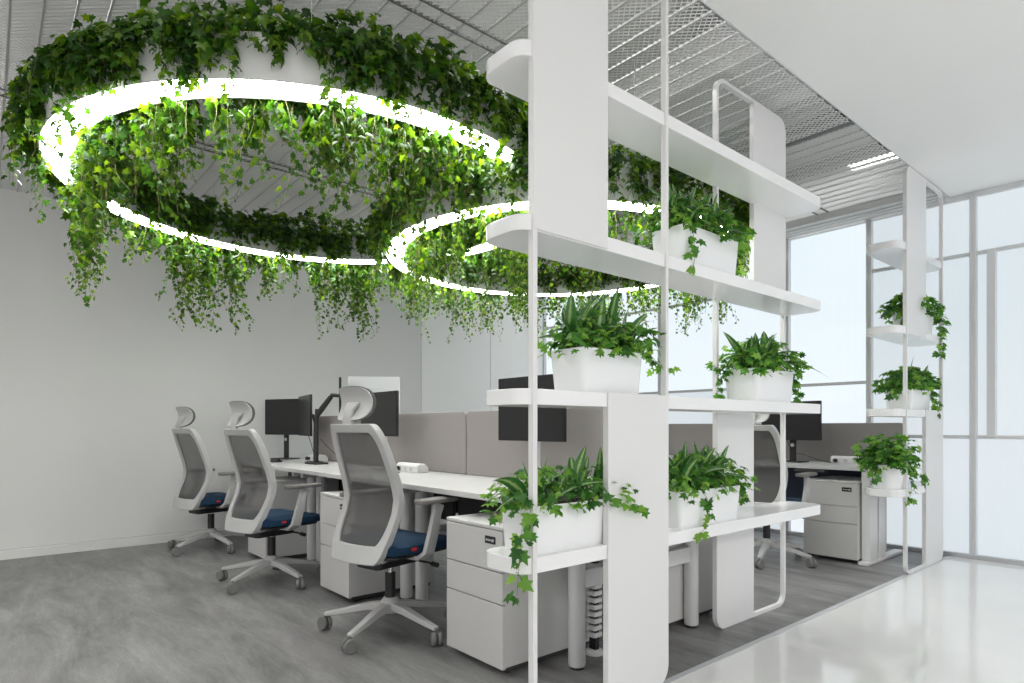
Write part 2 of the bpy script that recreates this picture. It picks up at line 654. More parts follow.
def frame_part(root, name, xc, y0, y1, z0, z1, up_half, split_lo, split_hi):
    """loop of flat bar with one plate in its upper part and one in its lower part"""
    t, dp = 0.019, 0.024
    outer = rrect(y0, y1, z0, z1, 0.075)
    inner = rrect(y0 + t, y1 - t, z0 + t, z1 - t, 0.075 - t)
    fr = MB().ring(outer, inner, xc - dp / 2, xc + dp / 2, 'x').build('frame', M['white'], root, smooth=True)
    ym = (y0 + y1) / 2
    if up_half == 'near':
        up = rrect(y0 + .002, ym, split_hi, z1 - .002, 0.073, corners=(0, 1, 0, 0))
        lo = rrect(ym, y1 - .002, z0 + .002, split_lo, 0.073, corners=(0, 0, 0, 1))
    else:
        up = rrect(ym, y1 - .002, split_hi, z1 - .002, 0.073, corners=(1, 0, 0, 0))
        lo = rrect(y0 + .002, ym, z0 + .002, split_lo, 0.073, corners=(0, 0, 1, 0))
    MB().extrude(up, xc - dp / 2 - 0.002, xc + dp / 2 + 0.002, 'x').build('upper_panel', M['white'], root, bevel=0.003)
    MB().extrude(lo, xc - dp / 2 - 0.002, xc + dp / 2 + 0.002, 'x').build('lower_panel', M['white'], root, bevel=0.003)


def shelves(root, y0, y1, zs):
    for z in zs:
        MB().extrude(rrect(XB, XF, y0, y1, 0.065, seg=8), z, z + TH, 'z').build('shelf', M['white_gloss'], root, bevel=0.003)


su = tag(empty('shelving_unit', (0, 0, 0)), 'large white open shelving unit with four long shelves on looped bar frames', 'shelving unit')
frame_part(su, 'frame', XF - 0.006, 1.392, 2.145, 0.0, 2.86, 'near', SHZ[1] + TH, SHZ[2] + 0.004)
frame_part(su, 'frame', XB + 0.006, 2.866, 3.612, 0.0, 2.86, 'far', SHZ[1] + 0.002, SHZ[2] + TH)
shelves(su, 1.345, 3.635, SHZ)
su2 = tag(empty('shelving_unit', (0, 0, 0)), 'narrow white shelving unit standing close to the glass wall', 'shelving unit')
frame_part(su2, 'frame', XF - 0.006, 4.955, 5.785, 0.0, 2.905, 'near', SHZ[1] + TH, SHZ[2] + 0.004)
shelves(su2, 4.82, 5.83, (SHZ[0], SHZ[1], SHZ[2], 2.30))


# ------------------------------------------------------------------ leaves
IVY_V = np.array([(0, 0, 0), (0, .30, .03), (0, .58, .02), (0, 1.0, -.10),
                  (.22, -.14, -.02), (.52, .02, -.10), (.30, .26, .0), (.50, .52, -.10), (.20, .56, .0),
                  (-.22, -.14, -.02), (-.52, .02, -.10), (-.30, .26, .0), (-.50, .52, -.10), (-.20, .56, .0)], float)
IVY_V[:, 1] -= 0.0
IVY_F = np.array([(0, 4, 6), (4, 5, 6), (0, 6, 1), (6, 7, 8), (1, 6, 8), (1, 8, 2), (2, 8, 3),
                  (0, 11, 9), (9, 11, 10), (0, 1, 11), (11, 13, 12), (1, 13, 11), (1, 2, 13), (2, 3, 13)], int)


def lance_template(nseg=7):
    V, UV, Fq = [], [], []
    for i in range(nseg + 1):
        t = i / nseg
        w_ = 0.155 * (math.sin(PI * min(1, t * 0.93 + 0.04)) ** 0.85) * (1.15 - 0.35 * t)
        if i == nseg: w_ = 0.002
        if i == 0: w_ = 0.012
        for s_ in (-1, -0.5, 0, 0.5, 1):
            V.append((s_ * w_, t, 0.35 * abs(s_) * w_))
            UV.append((abs(s_), t))
    for i in range(nseg):
        for k in range(4):
            a = i * 5 + k
            Fq.append((a, a + 1, a + 6, a + 5))
    return np.array(V), np.array(UV), np.array(Fq)


LV, LUV, LF = lance_template()


def frames_from(tip, nrm):
    """rotation matrices with +Y along tip and +Z close to nrm"""
    y = tip / np.linalg.norm(tip, axis=1, keepdims=True)
    x = np.cross(y, nrm)
    x /= np.maximum(np.linalg.norm(x, axis=1, keepdims=True), 1e-6)
    z = np.cross(x, y)
    return np.stack([x, y, z], 2)


def ivy_mesh(name, P, tip, nrm, size, material, parent):
    P, tip, nrm, size = map(np.asarray, (P, tip, nrm, size))
    Rm = frames_from(tip, nrm)
    k = len(P)
    T = np.repeat(IVY_V[None], k, 0)
    T = T * np.array([1, 1, 1.0]) * (1 + rng.normal(0, .10, (k, 1, 3)))
    T[:, :, 2] *= rng.uniform(.3, 2.2, (k, 1))
    V = np.einsum('kij,kvj->kvi', Rm, T) * size[:, None, None] + P[:, None, :]
    nv = len(IVY_V)
    Fc = (IVY_F[None] + (np.arange(k) * nv)[:, None, None]).reshape(-1, 3)
    me = bpy.data.meshes.new(name)
    me.vertices.add(k * nv)
    me.vertices.foreach_set('co', V.reshape(-1).astype(np.float32))
    me.loops.add(len(Fc) * 3)
    me.loops.foreach_set('vertex_index', Fc.astype(np.int32).ravel())
    me.polygons.add(len(Fc))
    me.polygons.foreach_set('loop_start', (np.arange(len(Fc)) * 3).astype(np.int32))
    me.update(calc_edges=True)
    me.materials.append(material)
    o = bpy.data.objects.new(name, me)
    COL.objects.link(o)
    o.parent = parent
    return o


def lance_mesh(name, items, parent):
    """items: (base, direction, length, droop, width factor, roll)"""
    V, UVs, Fc = [], [], []
    for k, (p, d_, L, droop, wf, roll) in enumerate(items):
        d_ = Vector(d_).normalized()
        side = d_.cross(Vector((0, 0, 1)))
        side = side.normalized() if side.length > 1e-4 else Vector((1, 0, 0))
        side = Matrix.Rotation(roll, 3, d_) @ side
        up = side.cross(d_)
        hor = Vector((d_.x, d_.y, 0))
        for v in LV:
            t = v[1]
            c_ = Vector(p) + d_ * (t * L) + Vector((0, 0, -1)) * (droop * L * t * t) + hor * (droop * 0.35 * L * t * t)
            c_ += side * (v[0] * L * wf) + up * (v[2] * L * wf)
            V.append(c_)
        UVs.append(LUV)
        Fc += [tuple(int(i) + k * len(LV) for i in f) for f in LF]
    me = bpy.data.meshes.new(name)
    me.from_pydata([tuple(v) for v in V], [], Fc)
    uvl = me.uv_layers.new(name='UVMap')
    allUV = np.concatenate([u + np.array([[0, k * 1.7]]) for k, u in enumerate(UVs)])
    idx = np.array([li.vertex_index for li in me.loops])
    uvl.data.foreach_set('uv', allUV[idx].astype(np.float32).ravel())
    for p in me.polygons:
        p.use_smooth = True
    me.materials.append(M['lance'])
    o = bpy.data.objects.new(name, me)
    COL.objects.link(o)
    o.parent = parent
    return o


# ------------------------------------------------------------------ ring lights with hanging ivy
def noise1(seed, k=7):
    r = np.random.default_rng(seed)
    fr = r.integers(2, 26, k)
    ph = r.uniform(0, 2 * PI, k)
    am = r.uniform(.4, 1, k)
    return lambda a: sum(am[i] * math.sin(fr[i] * a + ph[i]) for i in range(k)) / am.sum() * 1.9


def ring_lamp(label, cx, cy, zb, Ro, Wd, seed, long_len, dens, lsize):
    Hd = 0.19
    Ri = Ro - Wd
    root = tag(empty('ring_lamp', (cx, cy, zb)), label, 'ceiling lamp')
    N = 120
    # planter trough: outer skin, inner skin, floor of the trough and bottom lips
    prof = [(Ri, 0), (Ri, Hd), (Ri + .008, Hd), (Ri + .008, .05), (Ro - .008, .05), (Ro - .008, Hd), (Ro, Hd), (Ro, 0),
            (Ro - .008, 0), (Ro - .008, .02), (Ri + .008, .02), (Ri + .008, 0)]
    b_ = MB()
    k = len(prof)
    for i in range(N):
        a = 2 * PI * i / N
        for r_, z_ in prof:
            b_.v.append((r_ * math.cos(a), r_ * math.sin(a), z_))
    for i in range(N):
        j = (i + 1) % N
        for q in range(k):
            q2 = (q + 1) % k
            b_.f.append((i * k + q, i * k + q2, j * k + q2, j * k + q))
    b_.build('planter_trough', M['white'], root, smooth=True)
    dz0, dz1 = 0.002, 0.016
    oc = [((Ro - .0085) * math.cos(2 * PI * i / N), (Ro - .0085) * math.sin(2 * PI * i / N)) for i in range(N)]
    ic = [((Ri + .0085) * math.cos(2 * PI * i / N), (Ri + .0085) * math.sin(2 * PI * i / N)) for i in range(N)]
    MB().ring(oc, ic, dz0, dz1, 'z').build('diffuser', M['light'], root)
    oc = [((Ro - .009) * math.cos(2 * PI * i / N), (Ro - .009) * math.sin(2 * PI * i / N)) for i in range(N)]
    ic = [((Ri + .009) * math.cos(2 * PI * i / N), (Ri + .009) * math.sin(2 * PI * i / N)) for i in range(N)]
    MB().ring(oc, ic, Hd - .05, Hd - .02, 'z').build('soil', M['soil'], root)
    for i in range(10):
        a = 2 * PI * (i + .3) / 10
        r_ = Ro if i % 2 else Ri
        MB().tube([(r_ * math.cos(a), r_ * math.sin(a), Hd - .03), (r_ * math.cos(a), r_ * math.sin(a), CEIL - zb + .02)],
                  .0015, 5).build('suspension_wire', M['alu_dull'], root)
    nf, ng = noise1(seed), noise1(seed + 5)
    P, T, Nn, S = [], [], [], []
    st_ = MB()
    r = np.random.default_rng(seed)
    to_cam = math.atan2(-cy, -cx)

    def leaf(p, tip, nrm, s_):
        P.append(p); T.append(tip); Nn.append(nrm); S.append(s_)

    # mound of leaves over the trough
    for i in range(int(4600 * dens * Ro)):
        a = r.uniform(0, 2 * PI)
        rr = r.uniform(Ri - .08, Ro + .09)
        h = (0.10 + 0.045 * (1 + nf(a))) * (1 - (abs(rr - (Ri + Ro) / 2) / (Wd / 2 + .085)) ** 2 * .9) - (.10 * r.uniform() if rr > Ro + .01 or rr < Ri - .01 else 0)
        z_ = Hd + (h * r.uniform(0.1, 1.15) if h > 0 else h)
        out = 1 if rr > (Ri + Ro) / 2 else -1
        n_ = (math.cos(a) * out * r.uniform(0, 1.4) + r.normal(0, .4), math.sin(a) * out * r.uniform(0, 1.4) + r.normal(0, .4), r.uniform(.2, 1))
        b2 = r.uniform(0, 2 * PI)
        leaf((rr * math.cos(a), rr * math.sin(a), z_), (math.cos(b2), math.sin(b2), r.uniform(-.9, .2)), n_, lsize * r.uniform(.7, 1.3))
    # strands over both rims
    ns = int(520 * dens * Ro)
    for side in (1, -1):
        for i in range(ns):
            a = r.uniform(0, 2 * PI)
            rim = Ro if side > 0 else Ri
            facing = math.cos(a - to_cam) * side      # >0: this rim is turned to the open side of the room
            g_ = ng(a) if side > 0 else nf(a + 1)
            if facing > -0.15:
                L = r.uniform(.07, .22) + .05 * g_
                if g_ < -.45 and r.uniform() < .75: continue
                more = .5 * math.exp(-((a - .45) / .38) ** 2) + .45 * math.exp(-((a + 2.0) / .35) ** 2)
                if r.uniform() < .09 + more: L += r.uniform(.08, .42)
            else:
                if r.uniform() < .22: continue
                L = .19 + long_len * min(1.15, max(.10, .55 + .55 * g_ + r.normal(0, .22)))
            tang = np.array([-math.sin(a), math.cos(a), 0])
            rad = np.array([math.cos(a), math.sin(a), 0]) * side
            p = np.array([rim * math.cos(a), rim * math.sin(a), Hd + r.uniform(0, .03)]) - rad * r.uniform(.01, .05)
            pts = [p.copy(), p + rad * r.uniform(.03, .12) + np.array([0, 0, .012])]
            p = pts[-1].copy()
            dr = np.array([0, 0, -1.0]) + tang * r.normal(0, .10) + rad * r.uniform(-.02, .10)
            trav = 0
            while trav < L:
                dr = dr + tang * r.normal(0, .22) + rad * r.normal(0, .10) + np.array([0, 0, -.12])
                dr /= np.linalg.norm(dr)
                dr = dr * .75 + np.array([0, 0, -1.0]) * .25
                if trav > L * .82 and L > .4 and r.uniform() < .35:
                    dr += tang * r.choice([-1, 1]) * .5 + np.array([0, 0, .45])
                st = r.uniform(.019, .030)
                p = p + dr / np.linalg.norm(dr) * st
                trav += st
                pts.append(p.copy())
                fr = trav / max(L, .01)
                sz = lsize * (1.12 - .55 * fr * min(1, L / .5)) * r.uniform(.65, 1.25)
                for q in range(1 if (fr > .7 and L > .4) or r.uniform() < .30 else 2):
                    az = r.uniform(0, 2 * PI)
                    hor = np.array([math.cos(az), math.sin(az), 0])
                    o_ = hor * r.uniform(.008, .032)
                    n_ = hor * .9 + rad * .7 + np.array([0, 0, r.uniform(.0, .9)])
                    tp = hor * r.uniform(.1, .8) + np.array([r.normal(0, .3), r.normal(0, .3), -r.uniform(.35, 1)])
                    leaf(p + o_, tp, n_, sz)
            if len(pts) > 4:
                st_.tube(pts[::2] + ([pts[-1]] if len(pts) % 2 == 0 else []), .0012, 3, False)
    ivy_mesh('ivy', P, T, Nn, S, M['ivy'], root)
    st_.build('ivy_stems', M['stem'], root)
    return root


H1, H2 = 1.40, 1.15
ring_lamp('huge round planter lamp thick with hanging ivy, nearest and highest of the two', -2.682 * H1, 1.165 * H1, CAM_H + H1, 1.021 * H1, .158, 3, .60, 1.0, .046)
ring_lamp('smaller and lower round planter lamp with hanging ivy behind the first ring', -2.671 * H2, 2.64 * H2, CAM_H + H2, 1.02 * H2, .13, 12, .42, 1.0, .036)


# ------------------------------------------------------------------ potted plants
def tapered_box(x0, x1, y0, y1, h, taper, t=0.006):
    b_ = MB()
    bo = rrect(x0 + taper, x1 - taper, y0 + taper, y1 - taper, .022, 4)
    to = rrect(x0, x1, y0, y1, .026, 4)
    ti = rrect(x0 + t, x1 - t, y0 + t, y1 - t, .022, 4)
    bi = rrect(x0 + taper + t, x1 - taper - t, y0 + taper + t, y1 - taper - t, .018, 4)
    k = len(bo)
    b_.v += [(a, c_, 0) for a, c_ in bo] + [(a, c_, h) for a, c_ in to] + [(a, c_, h) for a, c_ in ti] + [(a, c_, .01) for a, c_ in bi]
    for L_ in range(3):
        for i in range(k):
            j = (i + 1) % k
            b_.f.append((L_ * k + i, L_ * k + j, (L_ + 1) * k + j, (L_ + 1) * k + i))
    b_.f.append(tuple(range(k))[::-1])
    b_.f.append(tuple(range(3 * k, 4 * k)))
    return b_


def round_pot(r_, h):
    return MB().lathe([(r_ * .80, 0), (r_ * .985, h * .96), (r_, h * .96), (r_, h), (r_ - .006, h), (r_ * .79 - .006, .012)], 36)


def potted(label, y0, y1, z, h, seed, lances=16, ivyn=300, vines=(), round_r=None, x0=-1.738, x1=-1.548, mound=.12, LL=(.18, .28), leaf_s=.038):
    cx, cy = (x0 + x1) / 2, (y0 + y1) / 2
    root = tag(empty('potted_plant', (cx, cy, z)), label, 'potted plant')
    hx, hy = (x1 - x0) / 2, (y1 - y0) / 2
    if round_r:
        hx = hy = round_r
        round_pot(round_r, h).build('planter', M['planter'], root, smooth=True)
        MB().lathe([(round_r * .9, h - .03), (round_r * .9, h - .015)], 24).build('soil', M['soil'], root)
    else:
        tapered_box(-hx, hx, -hy, hy, h, .012).build('planter', M['planter'], root, smooth=True)
        MB().extrude(rrect(-hx + .008, hx - .008, -hy + .008, hy - .008, .02), h - .03, h - .015, 'z').build('soil', M['soil'], root)
    r = np.random.default_rng(seed)
    items = []
    for i in range(lances * 2):
        bx = r.uniform(-hx * .5, hx * .5)
        by = r.uniform(-hy * .85, hy * .85)
        az = r.uniform(0, 2 * PI)
        tilt = r.uniform(.05, .95) if i % 3 else r.uniform(.0, .45)
        d_ = (math.cos(az) * math.sin(tilt), math.sin(az) * math.sin(tilt), math.cos(tilt))
        L = r.uniform(*LL)
        base = (bx, by, h - .01 + r.uniform(0, .045))
        items.append((base, d_, L, r.uniform(.15, .9), r.uniform(.42, .70), r.uniform(-.9, .9)))
    if items:
        lance_mesh('broad_leaves', items, root)
    P, T, Nn, S = [], [], [], []
    for i in range(ivyn):
        u, v = r.uniform(-1, 1), r.uniform(-1, 1)
        ex, ey = hx + .05, hy + .055
        hh = mound * 1.2 * (1 - .55 * max(abs(u), abs(v)) ** 3) * r.uniform(.05, 1.1)
        p = (u * ex, v * ey, h + hh - (.045 if max(abs(u) * ex / hx, abs(v) * ey / hy) > 1 else 0) * r.uniform(0, 1))
        if (abs(p[0]) < hx + .005 and abs(p[1]) < hy + .005) and p[2] < h + .012:
            p = (p[0], p[1], h + .015)
        az = math.atan2(v, u) + r.normal(0, .9)
        tip = (math.cos(az), math.sin(az), r.uniform(-.8, .35))
        nr = (u * .8 + r.normal(0, .45), v * .8 + r.normal(0, .45), r.uniform(.3, 1))
        P.append(p); T.append(tip); Nn.append(nr); S.append(leaf_s * r.uniform(.65, 1.25))
    for vn in vines:
        pts = [Vector(q) for q in vn[0]]
        n_l, sz = vn[1], vn[2]
        # dense polyline
        dense = []
        for a, b2 in zip(pts[:-1], pts[1:]):
            m_ = max(2, int((b2 - a).length / .012))
            dense += [a.lerp(b2, q / m_) for q in range(m_)]
        dense.append(pts[-1])
        sm = [dense[0]] + [(dense[i - 1] + dense[i] * 2 + dense[i + 1]) / 4 for i in range(1, len(dense) - 1)] + [dense[-1]]
        MB().tube(sm, .0011, 4).build('ivy_stem', M['stem'], root)
        for q in range(n_l):
            i0 = min(len(sm) - 1, int(r.uniform(.12, 1) * len(sm)))
            if q == 0: i0 = len(sm) - 1
            az = r.uniform(0, 2 * PI)
            off = Vector((math.cos(az), math.sin(az), r.normal(0, .4))) * r.uniform(.004, .5) * sz
            P.append(tuple(sm[i0] + off))
            T.append((math.cos(az) * .6, math.sin(az) * .6, -r.uniform(.2, 1)))
            Nn.append((.8 + r.normal(0, .4), -.5 + r.normal(0, .4), r.uniform(.1, .8)))
            S.append(sz * r.uniform(.7, 1.2))
    ivy_mesh('ivy_leaves', P, T, Nn, S, M['ivy_pot'], root)
    return root


S1, S2, S3 = SHZ[0] + TH, SHZ[1] + TH, SHZ[2] + TH


def V_(y, *rel):
    return [(a, b2, c_) for a, b2, c_ in rel]


potted('white trough of variegated leaves on the bottom shelf, ivy trailing before the drawer unit', 1.415, 1.86, S1, .168, 21, 20, 330, mound=.10, LL=(.17, .27),
       vines=[([(.05, -.19, .19), (.10, -.25, .20), (.12, -.29, .14), (.13, -.315, .04), (.13, -.32, -.04), (.14, -.335, -.10)], 16, .045),
              ([(.05, -.16, .19), (.10, -.23, .19), (.12, -.27, .12), (.12, -.275, .06)], 9, .044),
              ([(.06, .20, .18), (.13, .23, .15), (.135, .27, .13), (.135, .31, .12)], 9, .040),
              ([(.0, -.15, .18), (.02, -.27, .17), (.02, -.33, .13)], 16, .038)])
potted('white trough of broad leaves and ivy on the middle shelf above the large white panel', 1.665, 2.02, S2, .165, 22, 42, 420, LL=(.21, .31),
       vines=[([(.05, .14, .18), (.09, .21, .17), (.10, .27, .12), (.11, .33, .11)], 18, .036),
              ([(-.02, .15, .2), (.0, .24, .23), (.0, .32, .20), (.0, .36, .12)], 16, .034)])
potted('white trough of broad leaves and ivy on the second shelf from the top', 2.30, 2.755, S3, .168, 23, 40, 480, LL=(.22, .31), mound=.13,
       vines=[([(.08, -.16, .18), (.115, -.20, .13), (.12, -.19, .03), (.12, -.21, -.03)], 13, .044),
              ([(.02, .2, .2), (.03, .28, .22), (.03, .33, .16), (.03, .31, .06)], 22, .042),
              ([(-.04, .18, .2), (-.04, .27, .1), (-.04, .27, -.0)], 22, .042),
              ([(.03, .26, .2), (.05, .33, .22), (.05, .38, .24)], 6, .040)])
potted('white trough of ivy on the middle shelf in front of the glass wall', 2.915, 3.32, S2, .165, 24, 26, 520, mound=.13, LL=(.20, .30),
       vines=[([(.04, .18, .17), (.07, .25, .12), (.08, .29, .04), (.08, .30, -.02)], 26, .040),
              ([(.0, .2, .2), (.04, .27, .16), (.04, .3, .08)], 22, .040),
              ([(-.06, -.18, .18), (-.08, -.25, .12), (-.08, -.25, .02)], 14, .036)])
potted('white trough of ivy on the bottom shelf between the two looped frames', 2.27, 2.77, S1, .160, 25, 26, 480, mound=.12, LL=(.20, .30),
       vines=[([(.08, -.09, .17), (.115, -.08, .12), (.12, -.07, .05), (.12, -.11, -.01), (.12, -.15, -.03)], 11, .042),
              ([(.03, .22, .18), (.06, .29, .16), (.07, .30, .08)], 26, .038)])
potted('white trough of ivy on the narrow unit, second shelf from the top', 5.30, 5.66, S3, .150, 26, 14, 380, mound=.14, leaf_s=.05,
       vines=[([(.05, .12, .16), (.10, .22, .14), (.12, .26, .05), (.12, .24, -.08), (.12, .2, -.14)], 34, .048),
              ([(.05, .15, .18), (.1, .3, .2), (.12, .34, .12)], 16, .05),
              ([(.0, -.14, .17), (.02, -.24, .15), (.02, -.29, .07)], 14, .045)])
potted('white trough of ivy on the narrow unit, third shelf from the top', 5.16, 5.60, S2, .150, 27, 18, 480, mound=.14, leaf_s=.048,
       vines=[([(.05, .16, .17), (.10, .25, .13), (.12, .27, .02), (.12, .25, -.05)], 34, .046),
              ([(.0, -.18, .17), (.02, -.32, .13), (.02, -.36, .09)], 22, .045)])
potted('small round white pot of ivy on the lowest shelf of the narrow unit', 4.84, 5.04, S1, .17, 28, 24, 380, round_r=.112, mound=.17, LL=(.14, .24), leaf_s=.052,
       vines=[([(.03, .08, .18), (.09, .17, .16), (.12, .27, .09), (.12, .38, .06), (.12, .45, .02)], 26, .048),
              ([(.06, .05, .16), (.12, .08, .1), (.13, .08, -.0), (.13, .04, -.08)], 20, .048),
              ([(-.03, -.08, .18), (-.02, -.16, .12), (-.02, -.2, .06)], 14, .05)])


# ------------------------------------------------------------------ pedestals
def make_pedestal():
    """drawer unit, front at y=0 facing -Y, x centred"""
    root = empty('drawer_pedestal')
    W, D, Hh = .205, .60, .63
    MB().box(-W, W, .018, D, .035, Hh - .016).build('body', M['ped'], root, bevel=.004)
    MB().box(-W - .002, W + .002, 0, D + .002, Hh - .016, Hh).build('top_panel', M['ped'], root, bevel=.004)
    MB().box(-W + .02, W - .02, .03, D - .02, .012, .036).build('plinth', M['gap'], root)
    for nm, z0, z1 in (('drawer', .438, Hh - .019), ('drawer', .303, .434), ('drawer', .030, .299)):
        d_ = MB().box(-W, W, 0, .02, z0, z1).build(nm, M['ped'], root, bevel=.003)
        if z1 > .5:
            lk = MB().box(W - .115, W - .045, -.004, .004, z1 - .060, z1 - .028).build('lock', M['black'], d_, bevel=.002)
            k_ = MB()
            for q in range(3):
                k_.lathe([(.0045, 0), (.0045, .003)], 10, (W - .100 + q * .012, -.007, z1 - .044), 'y')
            k_.lathe([(.007, 0), (.007, .005)], 12, (W - .058, -.008, z1 - .044), 'y')
            k_.build('dial', M['silver'], d_)
    for sx in (-1, 1):
        for sy in (.06, D - .06):
            MB().lathe([(.012, 0), (.014, .004), (.014, .014)], 12, (sx * (W - .04), sy, 0)).build('foot', M['black'], root)
    return root


ped0 = make_pedestal()
YF = 1.652
peds = [((-2.205, YF), 0, 'white three-drawer pedestal nearest the camera, beside the large shelving unit', 'near'),
        ((-3.635, YF), 0, 'white three-drawer pedestal between the nearest and the middle office chair', 'near'),
        ((-5.065, YF), 0, 'white three-drawer pedestal behind the middle chair, farthest along the near desk row', 'near'),
        ((-2.115, 3.17), PI, 'white drawer pedestal seen from its side behind the bottom shelf trough', 'far'),
        ((-2.095, 5.075), 0, 'white three-drawer pedestal beside the narrow shelving unit near the glass wall', 'glass')]
for i, (p, rz, lab, g_) in enumerate(peds):
    o = ped0 if i == 0 else copy_tree(ped0)
    o.location = (p[0], p[1], 0)
    o.rotation_euler = (0, 0, rz)
    tag(o, lab, 'drawer unit', 'white drawer pedestals under the desks')

# ------------------------------------------------------------------ desks
DZ = .74


def make_bench():
    """one bay of the back-to-back desk; x from -1.425 to 0, near edge y=0, far edge 1.30"""
    root = empty('bench_desk')
    for y0, y1 in ((0, .64), (.665, 1.305)):
        MB().box(-1.426, -.002, y0, y1, DZ - .028, DZ).build('worktop', M['desk'], root, bevel=.003)
    for x in (-.085, -1.34):
        for y in (.215, 1.085):
            lg = MB().lathe([(.036, .012), (.038, .02), (.038, DZ - .03)], 24, (x, y, 0)).build('leg', M['metal_white'], root, smooth=True)
            MB().lathe([(.030, 0), (.033, .004), (.033, .013)], 20, (x, y, 0)).build('glide', M['black'], lg)
        MB().box(x - .018, x + .018, .25, 1.05, .345, .425).build('cross_beam', M['metal_white'], root, bevel=.004)
        MB().box(x - .02, x + .02, .06, 1.24, DZ - .07, DZ - .03).build('top_bracket', M['metal_white'], root, bevel=.004)
    MB().box(-1.40, -.03, .52, .545, .45, DZ - .03).build('cable_tray', M['gap'], root, bevel=.003)
    MB().box(-1.38, -.05, .76, .785, .45, DZ - .03).build('cable_tray', M['gap'], root, bevel=.003)
    return root


bench0 = make_bench()
for i, (x, lab) in enumerate(((-1.79, 'white back-to-back bench desk bay beside the large shelving unit'),
                              (-3.22, 'middle bay of the white back-to-back bench desk, behind the nearest chair'),
                              (-4.65, 'bay of the white bench desk that meets the left wall'))):
    o = bench0 if i == 0 else copy_tree(bench0)
    o.location = (x, 1.755, 0)
    tag(o, lab, 'desk', 'bays of the long white bench desk')


def partition(label, x0, x1, y, z0, z1):
    root = tag(empty('desk_partition', ((x0 + x1) / 2, y, z0)), label, 'desk partition', 'grey fabric desk partitions')
    w_ = (x1 - x0) / 2
    MB().extrude(rrect(-w_ + .002, w_ - .002, 0, z1 - z0, .03, corners=(1, 1, 0, 0)), -.012, .012, 'y').build('fabric_panel', M['fabric'], root, bevel=.004)


partition('beige-grey fabric partition on the bench desk, behind the middle shelf and its trough', -3.265, -1.83, 2.4075, DZ + .001, 1.15)
partition('beige-grey fabric partition on the bench desk between the white power box and the big headrest', -4.70, -3.275, 2.4075, DZ + .001, 1.15)
partition('beige-grey fabric partition on the bench desk behind the black monitor arm', -5.72, -4.71, 2.4075, DZ + .001, 1.15)


def back_desk(label, x0, x1):
    root = tag(empty('desk', ((x0 + x1) / 2, 5.11, 0)), label, 'desk', 'white desks along the glass wall')
    w_ = (x1 - x0) / 2
    MB().box(-w_ + .002, w_ - .002, 0, .66, DZ - .028, DZ).build('worktop', M['desk'], root, bevel=.003)
    for s_ in (-1, 1):
        x = s_ * (w_ - .06)
        MB().box(x - .035, x + .035, -.05, .72, 0, .028).build('foot', M['white'], root, bevel=.006)
        MB().box(x - .032, x + .032, .01, .16, .028, DZ - .03).build('leg', M['white'], root, bevel=.006)
        MB().box(x - .028, x + .028, .20, .34, .028, DZ - .03).build('leg', M['white'], root, bevel=.006)
    MB().box(-w_ + .1, w_ - .1, .50, .52, .36, DZ - .05).build('modesty_panel', M['navy'], root, bevel=.003)
    MB().box(w_ - .60, w_ - .36, -.012, .05, DZ - .055, DZ - .03).build('control_panel', M['gap'], root, bevel=.003)
    return root


back_desk('white height-adjustable desk with a dark monitor by the glass wall', -3.30, -1.79)
back_desk('white desk along the glass wall, hidden behind the white troughs', -4.82, -3.32)
partition('grey fabric partition on the desk by the glass wall behind the dark monitor', -3.31, -1.80, 5.80, .70, 1.085)
partition('grey fabric partition of the second desk along the glass wall', -4.83, -3.33, 5.80, .70, 1.085)


